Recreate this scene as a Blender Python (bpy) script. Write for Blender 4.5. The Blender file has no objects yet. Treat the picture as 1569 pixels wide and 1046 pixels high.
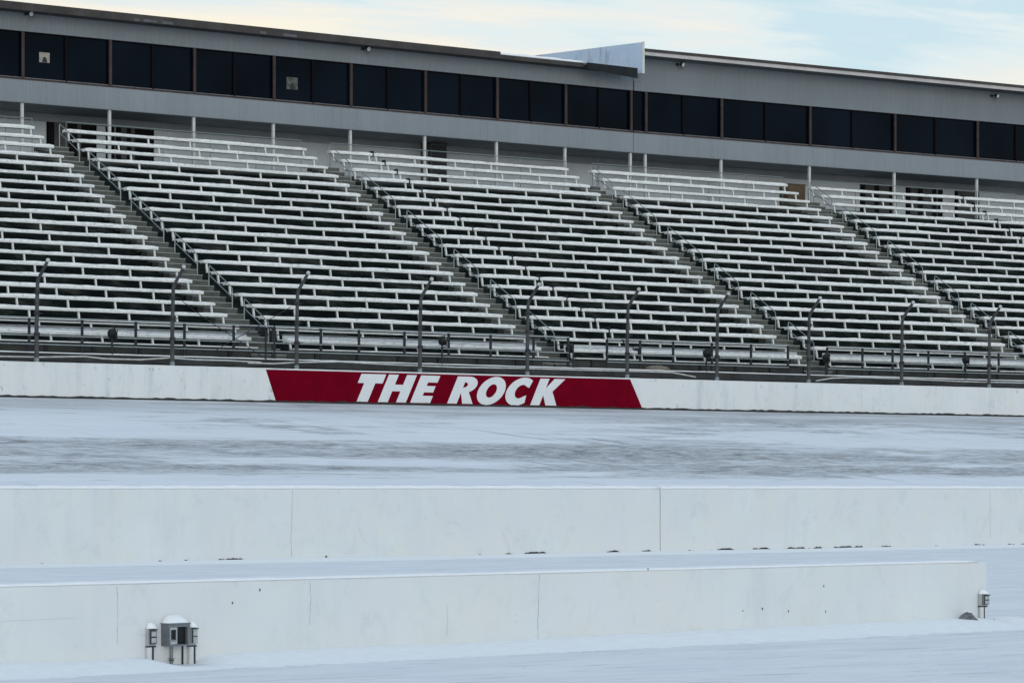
import bpy, bmesh, math, random
from mathutils import Vector, Matrix
random.seed(7)
scene = bpy.context.scene
COL = scene.collection
PI = math.pi
EYE = 1.25                                    # camera height above the infield
F, CX, HZ = 4706.42, 784.5, 748.0             # long lens: focal length in photo pixels, principal column, horizon row

# ------------------------------------------------------------------ tagging
def tag(o, label=None, cat=None, group=None, kind=None):
    if label: o['label'] = label
    if cat: o['category'] = cat
    if group: o['group'] = group
    if kind: o['kind'] = kind
    return o
def empty(name, loc, label, cat, group=None):
    o = bpy.data.objects.new(name, None); COL.objects.link(o)
    o.empty_display_size = 0.2; o.location = loc
    return tag(o, label, cat, group)

class MB:
    """collects world-space boxes, strips and tubes; build() links them as ONE mesh object"""
    def __init__(s): s.v = []; s.f = []
    def add(s, vs, fs):
        b = len(s.v); s.v += [Vector(v) for v in vs]; s.f += [tuple(i + b for i in f) for f in fs]
    def hexa(s, c):                           # 8 corners, lower four then upper four, same winding
        s.add(c, [(3,2,1,0),(4,5,6,7),(0,1,5,4),(1,2,6,5),(2,3,7,6),(3,0,4,7)])
    def box(s, fr, s0, s1, t0, t1, z0, z1):
        s.hexa([fr(s0,t0,z0),fr(s1,t0,z0),fr(s1,t1,z0),fr(s0,t1,z0),fr(s0,t0,z1),fr(s1,t0,z1),fr(s1,t1,z1),fr(s0,t1,z1)])
    def strip(s, fr, ss, prof):               # sweep a closed (t,z) profile along s samples
        n = len(prof); vs = []
        for q in ss: vs += [fr(q, t, z) for t, z in prof]
        fs = []
        for i in range(len(ss)-1):
            for j in range(n):
                k = (j+1) % n
                fs.append((i*n+j, i*n+k, (i+1)*n+k, (i+1)*n+j))
        fs.append(tuple(reversed(range(n)))); fs.append(tuple((len(ss)-1)*n+j for j in range(n)))
        s.add(vs, fs)
    def tube(s, pts, r, n=8, cap=True):
        pts = [Vector(p) for p in pts]; rs = r if isinstance(r, (list, tuple)) else [r]*len(pts)
        vs = []; N = len(pts); up = None
        for i, p in enumerate(pts):
            d = (pts[min(i+1,N-1)] - pts[max(i-1,0)]).normalized()
            if up is None: up = Vector((0,0,1)) if abs(d.z) < .9 else Vector((1,0,0))
            x = d.cross(up).normalized(); y = x.cross(d).normalized(); up = y
            vs += [p + (x*math.cos(2*PI*k/n) + y*math.sin(2*PI*k/n))*rs[i] for k in range(n)]
        fs = [(i*n+k, i*n+(k+1)%n, (i+1)*n+(k+1)%n, (i+1)*n+k) for i in range(N-1) for k in range(n)]
        if cap: fs += [tuple(reversed(range(n))), tuple((N-1)*n+k for k in range(n))]
        s.add(vs, fs)
    def ball(s, c, r, sc=(1,1,1), n=10, m=6):
        c = Vector(c); vs = []; fs = []
        for i in range(m+1):
            a = PI*i/m
            for k in range(n):
                b = 2*PI*k/n
                vs.append(c + Vector((r*sc[0]*math.sin(a)*math.cos(b), r*sc[1]*math.sin(a)*math.sin(b), r*sc[2]*math.cos(a))))
        for i in range(m):
            for k in range(n): fs.append((i*n+k, (i+1)*n+k, (i+1)*n+(k+1)%n, i*n+(k+1)%n))
        s.add(vs, fs)
    def build(s, name, m, parent=None, org=None, smooth=False, bevel=0):
        if org is None:
            org = Vector((0,0,0))
            q = parent
            while q is not None: org = org + Vector(q.location); q = q.parent
        me = bpy.data.meshes.new(name); me.from_pydata([v - org for v in s.v], [], s.f); me.update()
        bm = bmesh.new(); bm.from_mesh(me); bmesh.ops.remove_doubles(bm, verts=bm.verts, dist=1e-5)
        bmesh.ops.recalc_face_normals(bm, faces=bm.faces); bm.to_mesh(me); bm.free()
        if smooth:
            for p in me.polygons: p.use_smooth = True
        me.materials.append(m)
        o = bpy.data.objects.new(name, me); COL.objects.link(o)
        if parent: o.parent = parent
        else: o.location = org
        if bevel:
            b = o.modifiers.new('edge', 'BEVEL'); b.width = bevel; b.segments = 2; b.limit_method = 'ANGLE'
        return o

# ------------------------------------------------------------------ materials
def node_mat(name):
    m = bpy.data.materials.new(name); m.use_nodes = True
    nt = m.node_tree; return m, nt, nt.nodes['Principled BSDF']
def noise(nt, vec, scale, detail=4, rough=.6, mapscale=None, rot=None, dist=0):
    for prop, val in (('Rotation', rot), ('Scale', mapscale)):            # turn first, then stretch
        if not val: continue
        mp = nt.nodes.new('ShaderNodeMapping'); mp.inputs[prop].default_value = val
        nt.links.new(vec, mp.inputs['Vector']); vec = mp.outputs['Vector']
    n = nt.nodes.new('ShaderNodeTexNoise'); n.inputs['Scale'].default_value = scale
    n.inputs['Detail'].default_value = detail; n.inputs['Roughness'].default_value = rough; n.inputs['Distortion'].default_value = dist
    nt.links.new(vec, n.inputs['Vector']); return n.outputs['Fac']
def ramp(nt, fac, stops, interp='LINEAR'):
    r = nt.nodes.new('ShaderNodeValToRGB'); r.color_ramp.interpolation = interp
    el = r.color_ramp.elements
    while len(el) < len(stops): el.new(.5)
    for e, (p, c) in zip(el, stops):
        e.position = p; e.color = (c, c, c, 1) if isinstance(c, (int, float)) else (*c, 1)
    nt.links.new(fac, r.inputs['Fac']); return r.outputs['Color']
def mix(nt, fac, a, b, mode='MIX'):
    n = nt.nodes.new('ShaderNodeMix'); n.data_type = 'RGBA'; n.blend_type = mode
    for sock, v in ((n.inputs[0], fac), (n.inputs[6], a), (n.inputs[7], b)):
        if isinstance(v, (int, float)): sock.default_value = v
        elif isinstance(v, tuple): sock.default_value = (*v, 1)
        else: nt.links.new(v, sock)
    return n.outputs[2]
def bump(nt, bsdf, h, strength, dist):
    b = nt.nodes.new('ShaderNodeBump'); b.inputs['Strength'].default_value = strength; b.inputs['Distance'].default_value = dist
    nt.links.new(h, b.inputs['Height']); nt.links.new(b.outputs['Normal'], bsdf.inputs['Normal'])
def objco(nt):
    g = nt.nodes.new('ShaderNodeNewGeometry'); return g.outputs['Position']
def simple(name, col, rough=.7, metal=0., var=.25, scale=6, spec=.3, ms=None, bmp=0.):
    m, nt, b = node_mat(name); co = objco(nt)
    n = noise(nt, co, scale, 5, .65, ms)
    lo = tuple(c*(1-var) for c in col); hi = tuple(min(1, c*(1+var)) for c in col)
    nt.links.new(ramp(nt, n, [(.3, lo), (.7, hi)]), b.inputs['Base Color'])
    b.inputs['Roughness'].default_value = rough; b.inputs['Metallic'].default_value = metal
    b.inputs['Specular IOR Level'].default_value = spec
    if bmp: bump(nt, b, noise(nt, co, scale*6, 4), bmp, .01)
    return m
ROT = (0, 0, -math.radians(36))
def painted_wall(name, base, stain, warm, rot, zscale=1.0, blot=.5, chips=.745):
    """whitewashed concrete: soft mottling, vertical dribbles, yellowish foot, small chips"""
    m, nt, b = node_mat(name); co = objco(nt)
    c = ramp(nt, noise(nt, co, .9, 4, .6), [(.3, tuple(x*.93 for x in base)), (.7, base)])
    drib = noise(nt, co, 1.0, 5, .7, (2.2, 2.2, .22), None)
    c = mix(nt, ramp(nt, drib, [(.52, 0.), (.78, blot)]), c, stain)
    pk = noise(nt, co, .55, 5, .65, (1, 1, .8))
    c = mix(nt, ramp(nt, pk, [(.46, 0.), (.60, .65)]), c, (base[0]*1.0, base[1]*.955, base[2]*.955))
    sm = noise(nt, co, 2.6, 6, .75, (1, 1, .7), None, .8)
    c = mix(nt, ramp(nt, sm, [(.54, 0.), (.70, .42)]), c, tuple(x*.72 for x in base))
    w = noise(nt, co, 1.3, 4, .6)
    c = mix(nt, ramp(nt, w, [(.45, 0.), (.7, .55)]), c, warm)
    chip = noise(nt, co, 14*zscale, 3, .6, (1, 1, .55))
    c = mix(nt, ramp(nt, chip, [(chips, 0.), (chips+.035, .6)]), c, tuple(x*.5 for x in base))
    nt.links.new(c, b.inputs['Base Color']); b.inputs['Roughness'].default_value = .75
    b.inputs['Specular IOR Level'].default_value = .25
    bump(nt, b, noise(nt, co, 22, 5, .7), .25, .01)
    return m
M = {}
M['snow'] = None
def snow_mat(name, streak=False):
    m, nt, b = node_mat(name); co = objco(nt)
    c = ramp(nt, noise(nt, co, .8, 5, .6, (1, 1, 1)), [(.3, (.76, .79, .84)), (.7, (.85, .86, .88))])
    c = mix(nt, ramp(nt, noise(nt, co, 1.0, 7, .72, (.35, 1.6, 1), (0, 0, -math.radians(42)), .6), [(.46, 0.), (.72, .55)]), c, (.60, .63, .70))
    c = mix(nt, ramp(nt, noise(nt, co, 1.0, 5, .7, (1.2, 7, 1), (0, 0, -math.radians(36)), .5), [(.57, 0.), (.65, .6)]), c, (.47, .48, .51))
    c = mix(nt, ramp(nt, noise(nt, co, 9, 3, .5, (.5, 1.3, 1), (0, 0, -math.radians(42))), [(.735, 0.), (.765, .6)]), c, (.38, .38, .40))
    nt.links.new(c, b.inputs['Base Color']); b.inputs['Roughness'].default_value = .9; b.inputs['Specular IOR Level'].default_value = .15
    h = mix(nt, .5, noise(nt, co, 3, 6, .65, (.7, 2.5, 1), (0, 0, -math.radians(42))), noise(nt, co, 25, 4, .6))
    bump(nt, b, h, .55, .07)
    return m
M['snow'] = snow_mat('snow')
M['snow_cap'] = simple('snow_cap', (.86, .88, .91), .9, var=.04, scale=9, spec=.1, bmp=.3)
M['pit_wall'] = painted_wall('whitewashed_concrete', (.715, .75, .765), (.55, .60, .63), (.72, .735, .685), ROT)
M['outer_wall'] = painted_wall('white_track_wall', (.73, .76, .775), (.46, .50, .52), (.72, .735, .71), ROT, .5, .9, .66)
M['crack'] = simple('hairline_crack', (.44, .455, .455), .9, var=.3, scale=8)
M['deck_dark'] = simple('dark_deck_concrete', (.045, .047, .048), .9, var=.4, scale=1.6)  # one dark tone for the deck, mottled at random
M['groove'] = simple('dark_joint', (.10, .10, .10), .9)
M['dirt'] = simple('dark_dirt', (.035, .035, .033), .95, var=.5, scale=20)
M['red'] = simple('red_paint', (.150, .0016, .0115), .9, var=.16, scale=2, spec=.02)
M['white_letter'] = simple('white_letter_paint', (.70, .72, .74), .6, var=.04, scale=4)
def alu_mat():
    m, nt, b = node_mat('frosted_aluminium'); co = objco(nt)
    c = ramp(nt, noise(nt, co, 5, 5, .75, (.8, .8, 4)), [(.3, (.56, .575, .565)), (.7, (.74, .75, .735))])
    c = mix(nt, ramp(nt, noise(nt, co, 3.2, 3, .6, (1, 1, 5)), [(.58, 0.), (.66, .9)]), c, (.92, .92, .91))
    c = mix(nt, ramp(nt, noise(nt, co, 6, 4, .7, (1, 1, 3)), [(.60, 0.), (.74, .7)]), c, (.25, .26, .26))
    nt.links.new(c, b.inputs['Base Color']); b.inputs['Roughness'].default_value = .55; b.inputs['Metallic'].default_value = .05
    return m
M['alu'] = alu_mat()
def seat_snow_mat():
    m, nt, b = node_mat('crusted_seat_snow'); co = objco(nt)
    c = ramp(nt, noise(nt, co, 4, 5, .75, (.8, .8, 3)), [(.3, (.78, .80, .795)), (.65, (.93, .94, .93))])
    c = mix(nt, ramp(nt, noise(nt, co, 7, 5, .75, (1, 1, 2.5)), [(.52, 0.), (.66, .8)]), c, (.38, .385, .385))
    nt.links.new(c, b.inputs['Base Color']); b.inputs['Roughness'].default_value = .85; b.inputs['Specular IOR Level'].default_value = .15
    bump(nt, b, noise(nt, co, 18, 4, .6), .6, .02)
    return m
M['seat_snow'] = seat_snow_mat()
M['alu_grey'] = simple('dull_aluminium_board', (.46, .48, .49), .6, .05, .25, 5, ms=(1, 1, 4))
M['leg'] = simple('bench_leg_metal', (.70, .72, .69), .55, .1, .15, 8)
M['galv'] = simple('galvanised_pipe', (.20, .245, .255), .55, .1, .2, 10)
M['galv_light'] = simple('light_galvanised_pipe', (.33, .37, .375), .55, .1, .15, 10)
M['dark_steel'] = simple('dark_steel', (.030, .033, .040), .55, .3, .3, 12)
M['pole_steel'] = simple('weathered_pole_steel', (.062, .066, .072), .6, .3, .35, 6)
M['white_cap'] = simple('pale_cap', (.46, .48, .49), .6)
M['under'] = None
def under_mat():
    m, nt, b = node_mat('understructure_shade_paint'); co = objco(nt)  # near-black colour stands in for the shade behind the open gaps
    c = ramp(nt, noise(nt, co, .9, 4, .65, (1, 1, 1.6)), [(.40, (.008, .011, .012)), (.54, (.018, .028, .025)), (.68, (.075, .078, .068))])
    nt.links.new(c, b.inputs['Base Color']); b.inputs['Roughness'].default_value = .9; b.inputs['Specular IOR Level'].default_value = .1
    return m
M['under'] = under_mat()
M['concrete_dark'] = simple('dark_grey_concrete', (.050, .056, .054), .9, var=.35, scale=1.6)  # dark grey base with random mottling
M['step'] = simple('worn_stair_tread', (.10, .108, .098), .85, var=.35, scale=2.5)
M['nosing'] = simple('stair_nosing', (.33, .35, .34), .6, .2, .2, 6)
M['facade'] = simple('grey_metal_cladding', (.235, .262, .288), .55, .1, .07, .5, .3, (1, 1, .35))
M['facade_top'] = simple('grey_upper_cladding', (.185, .207, .226), .6, .1, .07, .5, .3, (1.4, 1.4, .25))
M['back_wall'] = simple('concourse_wall_paint', (.54, .60, .66), .8, var=.12, scale=.7)
M['soffit'] = simple('soffit_board', (.27, .29, .31), .85, var=.12, scale=1)
M['roof_dark'] = simple('brown_fascia', (.050, .044, .042), .7, var=.4, scale=1.2)
M['fascia_shadow'] = simple('fascia_shadow_dark', (.013, .016, .019), .9, var=.4, scale=2)
M['patch'] = simple('faded_fascia_patch', (.10, .105, .115), .8)
M['roof_beige'] = simple('pale_fascia', (.47, .445, .44), .7, var=.15, scale=1.4)
M['roof_top'] = simple('roof_sheet', (.10, .10, .10), .8)
M['brown_frame'] = simple('brown_window_frame', (.058, .044, .043), .7, .0, .25, 3, .1)
M['dark_frame'] = simple('dark_window_frame', (.008, .007, .008), .8, spec=.05)
M['sill_line'] = simple('pale_sill_bead', (.22, .22, .23), .6)
M['post_white'] = simple('white_post_paint', (.56, .58, .57), .6, var=.12, scale=6)
M['dark_door'] = simple('dark_door_glass', (.008, .008, .010), .4, spec=.06)
M['door_grey'] = simple('grey_door_panel', (.07, .075, .08), .7)
M['black'] = simple('black_plastic_and_shade', (.008, .010, .011), .45)
M['wood'] = simple('weathered_plywood', (.095, .066, .040), .8, var=.3, scale=4, ms=(1, 1, 6))
M['paper'] = simple('beige_paper', (.30, .27, .23), .8, var=.25, scale=9)
M['lamp_glint'] = simple('painted_lamp_glint', (.085, .095, .085), .8, var=.8, scale=8)  # lamp light on the pane, painted as a dim mottled sheet
M['paper_dark'] = simple('dark_print', (.03, .03, .03), .8)
M['box_grey'] = simple('grey_outlet_metal', (.18, .20, .215), .5, .35, .18, 30)
M['box_light'] = simple('pale_outlet_cover', (.40, .43, .44), .55, .1, .12, 30)
M['pale_conduit'] = simple('pale_plastic_conduit', (.60, .63, .64), .6, var=.08, scale=30)
M['conduit'] = simple('conduit_pipe', (.42, .45, .46), .5, .2, .12, 30)
M['stone'] = simple('dark_stone', (.16, .17, .18), .95, var=.5, scale=14, bmp=.5)
M['twig'] = simple('dead_twig', (.05, .045, .04), .9)
M['cable'] = simple('white_cable', (.55, .56, .56), .6)
M['canvas'] = simple('faded_sandbag_cloth', (.20, .18, .15), .9, var=.3, scale=10)
def parapet_mat():
    m, nt, b = node_mat('rust_streaked_white_sheet'); co = objco(nt)
    c = ramp(nt, noise(nt, co, .9, 4, .6), [(.3, (.47, .61, .80)), (.7, (.58, .71, .88))])
    c = mix(nt, ramp(nt, noise(nt, co, 1.5, 5, .7, (.9, .9, .25)), [(.54, 0.), (.68, .8)]), c, (.17, .20, .23))
    c = mix(nt, ramp(nt, noise(nt, co, 5, 4, .7), [(.62, 0.), (.72, .6)]), c, (.22, .17, .14))
    nt.links.new(c, b.inputs['Base Color']); b.inputs['Roughness'].default_value = .6
    return m
M['parapet'] = parapet_mat()
def glass_mat():
    m, nt, b = node_mat('tinted_window_glass'); co = objco(nt)
    c = ramp(nt, noise(nt, co, .35, 3, .5), [(.35, (.0008, .0022, .0055)), (.65, (.0030, .0060, .0125))])
    nt.links.new(c, b.inputs['Base Color']); b.inputs['Roughness'].default_value = .05; b.inputs['Specular IOR Level'].default_value = .065
    return m
M['glass'] = glass_mat()
def track_mat():
    m, nt, b = node_mat('snow_dusted_asphalt')
    uv = nt.nodes.new('ShaderNodeUVMap'); uv.uv_map = 'metres'; co = uv.outputs['UV']
    sep = nt.nodes.new('ShaderNodeSeparateXYZ'); nt.links.new(co, sep.inputs[0])
    snow = ramp(nt, noise(nt, co, 1, 5, .6, (.12, 1.2, 1)), [(.3, (.70, .735, .79)), (.7, (.80, .825, .86))])
    # tyre-polished lanes lie at fixed distances across the banking
    lane = ramp(nt, mul(nt, sep.outputs[1], 1/34.), [(0, .0), (.40, .0), (.445, .45), (.50, .95), (.545, .40), (.59, .85), (.67, 1.), (.715, .35), (.80, .42), (.87, .50), (1, .55)])
    w = noise(nt, co, 1, 8, .72, (.16, .60, 1), None, .8)
    big = noise(nt, co, 1, 3, .5, (.06, .16, 1), None, .5)
    fac = add(nt, add(nt, w, mul(nt, big, .7)), mul(nt, lane, .45))
    dark = ramp(nt, mul(nt, fac, .6), [(.625, 0.), (.69, .65), (.78, 1.)])
    fine = mix(nt, 1., ramp(nt, noise(nt, co, 1, 7, .8, (.9, 4.5, 1), None, .5), [(.38, .15), (.56, 1.)]), ramp(nt, noise(nt, co, 1, 6, .85, (2.2, 9, 1), (0, 0, math.radians(12))), [(.42, .35), (.54, 1.)]), 'MULTIPLY')
    asph = ramp(nt, noise(nt, co, 2, 5, .65, (.4, 2, 1)), [(.3, (.085, .082, .088)), (.7, (.18, .174, .182))])
    c = mix(nt, mix(nt, 1., dark, fine, 'MULTIPLY'), snow, asph)
    thin = noise(nt, co, 1, 5, .75, (.20, 3.0, 1), (0, 0, math.radians(4)), .5)           # thin bare lines along the lanes
    c = mix(nt, ramp(nt, thin, [(.63, 0.), (.68, .7)]), c, (.19, .195, .21))
    slant = noise(nt, co, 1, 5, .7, (.13, 2.2, 1), (0, 0, math.radians(70)), .4)          # tracks slanting across the lanes
    sl2 = mix(nt, 1., ramp(nt, slant, [(.59, 0.), (.65, .75)]), ramp(nt, big, [(.45, .15), (.6, 1.)]), 'MULTIPLY')
    c = mix(nt, sl2, c, (.22, .225, .24))
    sk2 = noise(nt, co, 1, 4, .7, (.13, 2.6, 1), (0, 0, math.radians(66)), .3)
    c = mix(nt, ramp(nt, sk2, [(.66, 0.), (.71, .5)]), c, (.84, .86, .88))
    # slush and grit swept up against the wall foot
    edge = ramp(nt, mul(nt, sep.outputs[1], 1/34.), [(.84, 0.), (.90, .25), (.935, .85), (.955, .5), (.975, .9), (.99, .45), (1., .6)])
    c = mix(nt, mix(nt, 1., edge, ramp(nt, noise(nt, co, 1, 5, .7, (.2, 2, 1)), [(.3, .4), (.7, 1.)]), 'MULTIPLY'), c, (.36, .365, .375))
    nt.links.new(c, b.inputs['Base Color']); b.inputs['Roughness'].default_value = .85; b.inputs['Specular IOR Level'].default_value = .15
    bump(nt, b, noise(nt, co, 1, 6, .7, (.5, 3, 1)), .3, .03)
    return m
def mul(nt, a, k):
    n = nt.nodes.new('ShaderNodeMath'); n.operation = 'MULTIPLY'
    nt.links.new(a, n.inputs[0])
    if isinstance(k, (int, float)): n.inputs[1].default_value = k
    else: nt.links.new(k, n.inputs[1])
    return n.outputs[0]
def add(nt, a, k):
    n = nt.nodes.new('ShaderNodeMath'); n.operation = 'ADD'
    nt.links.new(a, n.inputs[0])
    if isinstance(k, (int, float)): n.inputs[1].default_value = k
    else: nt.links.new(k, n.inputs[1])
    return n.outputs[0]
M['track'] = track_mat()

# ------------------------------------------------------------------ plan of the place (x right, y away, metres)
SEC = {'A': (-8.1052, 91.2717, .629304), 'B': (-7.1159, 92.1898, .631204), 'C': (1.4033, 98.5419, .616878),
       'D': (10.3369, 104.9779, .595672), 'E': (18.9150, 111.1889, .567377)}
T, R, Z0 = .70, .378183, 4.796803 + EYE                # tread, rise, middle of the seat edge of row 0
LEN = {'B': 9.45398, 'C': 9.80175, 'D': 9.47204, 'E': 8.24494}
ML = {'A': .0063, 'B': .0011, 'C': -.0142, 'D': .0122, 'E': .0135}
MR = {'B': .0070, 'C': .0391, 'D': .0160, 'E': -.0094}
def sec_frame(j):
    x, y, a = SEC[j]; ca, sa = math.cos(a), math.sin(a)
    return lambda s, t, z: Vector((x + s*ca - t*sa, y + s*sa + t*ca, z))
FR = {j: sec_frame(j) for j in SEC}
def seat_z(k): return Z0 + k*R
def edge_l(j, k): return ML[j]*k*T
def edge_r(j, k): return 0 + ML['A']*k*T if j == 'A' else LEN[j] + MR[j]*k*T

J = [Vector(p) for p in ((-23.779, 79.959), (-7.611, 91.731), (.96, 98.155), (9.868, 104.595), (18.546, 110.741), (43.846, 126.863))]
for _ in range(3):                                     # round the corners of the bowl line
    q = [J[0]]
    for i in range(len(J)-1):
        a, b = J[i], J[i+1]
        if i > 0: q.append(a.lerp(b, .25))
        if i < len(J)-2: q.append(a.lerp(b, .75))
    q.append(J[-1]); J = q
def make_path(pts):
    acc = [0]
    for i in range(len(pts)-1): acc.append(acc[-1] + (pts[i+1]-pts[i]).length)
    nor = []
    for i in range(len(pts)):
        d = (pts[min(i+1, len(pts)-1)] - pts[max(i-1, 0)]).normalized(); nor.append(Vector((-d.y, d.x)))
    def P(s, t, z):
        i = 0
        while i < len(pts)-2 and s > acc[i+1]: i += 1
        f = (s-acc[i])/(acc[i+1]-acc[i])
        p = pts[i].lerp(pts[i+1], f); n = nor[i].lerp(nor[i+1], min(1, max(0, f))).normalized()
        q = p + n*t; return Vector((q.x, q.y, z))
    return P, acc[-1]
BOWL, BLEN = make_path(J)
def line_frame(x, y, a):
    ca, sa = math.cos(a), math.sin(a)
    return lambda s, t, z: Vector((x + s*ca - t*sa, y + s*sa + t*ca, z))
def s_of(fr, px, t, lo=-60, hi=120):                   # place along a run whose photo column is px
    for _ in range(60):
        m = (lo+hi)/2; p = fr(m, t, 0)
        if CX + F*p.x/p.y < px: lo = m
        else: hi = m
    return (lo+hi)/2
def z_of(fr, px, py, t):
    s = s_of(fr, px, t); p = fr(s, t, 0); return s, EYE - (py-HZ)*p.y/F
ORD = ['zeroth','first','second','third','fourth','fifth','sixth','seventh','eighth','ninth','tenth','eleventh','twelfth','thirteenth',
       'fourteenth','fifteenth','sixteenth','seventeenth','eighteenth','nineteenth','twentieth','twenty-first']

# ------------------------------------------------------------------ ground, track
g = MB(); g.add([(-900,-300,-.03),(900,-300,-.03),(900,2500,-.03),(-900,2500,-.03)], [(0,1,2,3)])
tag(g.build('ground', M['snow']), kind='structure')
IN = line_frame(-784.5/F*F*EYE/118, F*EYE/118, math.radians(42.2))      # inner wall line
PIT = line_frame(-784.5/F*F*EYE/275, F*EYE/275, math.radians(42.4))     # pit wall line
ZW0, ZW1, TW = 2.50+EYE, 3.43+EYE, -3.5                                 # outer wall foot / top / front offset
# banked track: ruled sheet from the inner wall up to the outer wall foot
def build_track():
    nu, nv = 120, 24; vs = []; uvs = []; fs = []
    for i in range(nu+1):
        f = i/nu
        so = -6 + f*(BLEN+2); po = BOWL(so, TW+.10, ZW0-.02)
        # inner point straight across from the outer one
        d = (BOWL(so, -1, 0) - BOWL(so, 0, 0)).normalized()
        lo, hi = 0, 80
        nI = (IN(0,1,0)-IN(0,0,0)).normalized(); o = IN(0,.32,0)
        k = -((po-o).dot(nI))/(d.dot(nI)); pi_ = po + d*k
        for j in range(nv+1):
            v = j/nv; p = pi_.lerp(po, v)
            z = -.012 + (ZW0-.02+.012)*(v*.86 + .14*v*v)
            vs.append((p.x, p.y, z)); uvs.append((so, 34*v))
    for i in range(nu):
        for j in range(nv):
            a = i*(nv+1)+j; fs.append((a, a+nv+1, a+nv+2, a+1))
    me = bpy.data.meshes.new('track'); me.from_pydata(vs, [], fs); me.update()
    l = me.uv_layers.new(name='metres')
    for lp in me.loops: l.data[lp.index].uv = uvs[lp.vertex_index]
    me.materials.append(M['track'])
    for p in me.polygons: p.use_smooth = True
    if me.polygons[0].normal.z < 0: me.flip_normals()
    o = bpy.data.objects.new('track', me); COL.objects.link(o); tag(o, kind='structure')
build_track()

def lumpy(fr, s0, s1, t_wall, depth, h, step, seed, sgn=-1, dips=()):            # drift of snow banked against a wall foot
    rnd = random.Random(seed); mb = MB(); n = int((s1-s0)/step); rows = []
    hh = 1.0
    for i in range(n+1):
        s = s0 + (s1-s0)*i/n
        hh += rnd.uniform(-.09, .09); hh = min(1.35, max(.6, hh))
        d = depth*(.9 + .2*rnd.random()); z = h*hh
        for a, b in dips:
            q = max(0, min(1, min(s-a, b-s)/.06 + .5)); z = z*(1-q) - .04*q
        prof = ((0, 1.), (.12, .97), (.25, .84), (.38, .62), (.52, .38), (.68, .18), (.84, .05), (1., -.03))
        rows.append([fr(s, t_wall+sgn*d*u, z*v + (-.0305 if v < 0 else -.03*u*u)) for u, v in prof])
    m = len(rows[0]); vs = [p for r in rows for p in r]
    mb.add(vs, [(i*m+j, i*m+j+1, (i+1)*m+j+1, (i+1)*m+j) for i in range(n) for j in range(m-1)])
    return mb
def cap_mb(fr, s0, s1, t0, t1, z, h, step, seed, over=.012):              # lumpy snow lying on a wall top
    rnd = random.Random(seed); mb = MB(); n = max(2, int((s1-s0)/step)); vs = []
    for i in range(n+1):
        s = s0 + (s1-s0)*i/n; q = h*(.82 + .36*rnd.random()); e = rnd.uniform(-.01, .006)
        vs += [fr(s, t0-over+e, z), fr(s, t0-over*.7+e, z+q*.75), fr(s, t0+.05, z+q), fr(s, t1-.05, z+q), fr(s, t1, z+q*.5), fr(s, t1, z)]
    fs = [(i*6+j, i*6+(j+1) % 6, (i+1)*6+(j+1) % 6, (i+1)*6+j) for i in range(n) for j in range(6)]
    fs += [tuple(range(6)), tuple(n*6+j for j in range(6))]
    mb.add(vs, fs); return mb

# ------------------------------------------------------------------ inner wall (two lengths with an open joint), pit wall
def crack(fr, s, t, z0, z1, amp, w, seed):
    rnd = random.Random(seed); mb = MB(); n = 14; pts = []
    x = s
    for i in range(n+1):
        x += rnd.uniform(-amp, amp); pts.append((x, z0 + (z1-z0)*i/n, w*(.4 + rnd.random())))
    vs = []
    for x, z, q in pts: vs += [fr(x-q, t-.002, z), fr(x+q, t-.002, z), fr(x+q, t+.004, z), fr(x-q, t+.004, z)]
    mb.add(vs, [(i*4+j, i*4+(j+1) % 4, (i+1)*4+(j+1) % 4, (i+1)*4+j) for i in range(n) for j in range(4)])
    return mb
sj = s_of(IN, 1012, 0); HI = EYE - .005
for s0, s1, lab, cr, sd in ((-14, sj-.012, 'long whitewashed inner wall left of the dark joint with a hairline crack', [(447, 3)], 1),
                            (sj+.012, s_of(IN, 1569, 0)+12, 'whitewashed inner wall right of the dark joint, dirt along its foot', [(1518, 9)], 2)):
    w = MB(); w.strip(IN, [s0, s1], [(0, -.1), (0, HI), (.30, HI), (.30, -.1)])
    o = w.build('inner_wall', M['pit_wall'], org=IN((s0+s1)/2, 0, 0), bevel=.012)
    tag(o, lab, 'wall', 'low concrete walls of pit lane')
    cap_mb(IN, s0+.01, s1-.01, 0, .30, HI, .055, .22, sd).build('snow_cap', M['snow_cap'], o, smooth=True)
    for px, q in cr:
        crack(IN, s_of(IN, px, 0), 0, .2 if px != 447 else .06, HI-.03, .012, .0035 if px != 447 else .006, q).build('crack', M['crack'], o)
    rnd = random.Random(sd+40)
    dm = MB()
    spans = [(350, 385), (540, 546), (765, 772), (905, 962), (1045, 1085), (1085, 1140), (1150, 1185), (1203, 1262), (1273, 1325), (1347, 1369), (1430, 1445), (1490, 1512), (1535, 1575)] if sd == 2 else \
            [(55, 70), (240, 250), (280, 290), (330, 375), (497, 508), (728, 742), (760, 790), (800, 840), (925, 962), (975, 1000)]
    for a, b in spans:
        sa, sb = s_of(IN, a, 0), s_of(IN, b, 0)
        if sb < s0 or sa > s1: continue
        n = max(4, int((sb-sa)/.035)); vs = []; hw = .028
        for i in range(n+1):
            s = sa + (sb-sa)*i/n; hw = min(.048, max(.004, hw + rnd.uniform(-.016, .016))); h = hw*min(1, i/3, (n-i)/3) - .012
            vs += [IN(s, -.014, -.05), IN(s, -.012, .02+h), IN(s, .01, .03+h), IN(s, .01, -.05)]
        fs = [(i*4+j, i*4+(j+1) % 4, (i+1)*4+(j+1) % 4, (i+1)*4+j) for i in range(n) for j in range(4)] + [(0,1,2,3), tuple(n*4+j for j in range(4))]
        dm.add(vs, fs)
    if dm.v: dm.build('dirt_line', M['dirt'], o)
    nm = 0
d = lumpy(IN, -14, s_of(IN, 1569, 0)+12, 0, .55, .022, .12, 11).build('snow_drift', M['snow_cap'], org=IN(8, -.2, 0), smooth=True)
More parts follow.
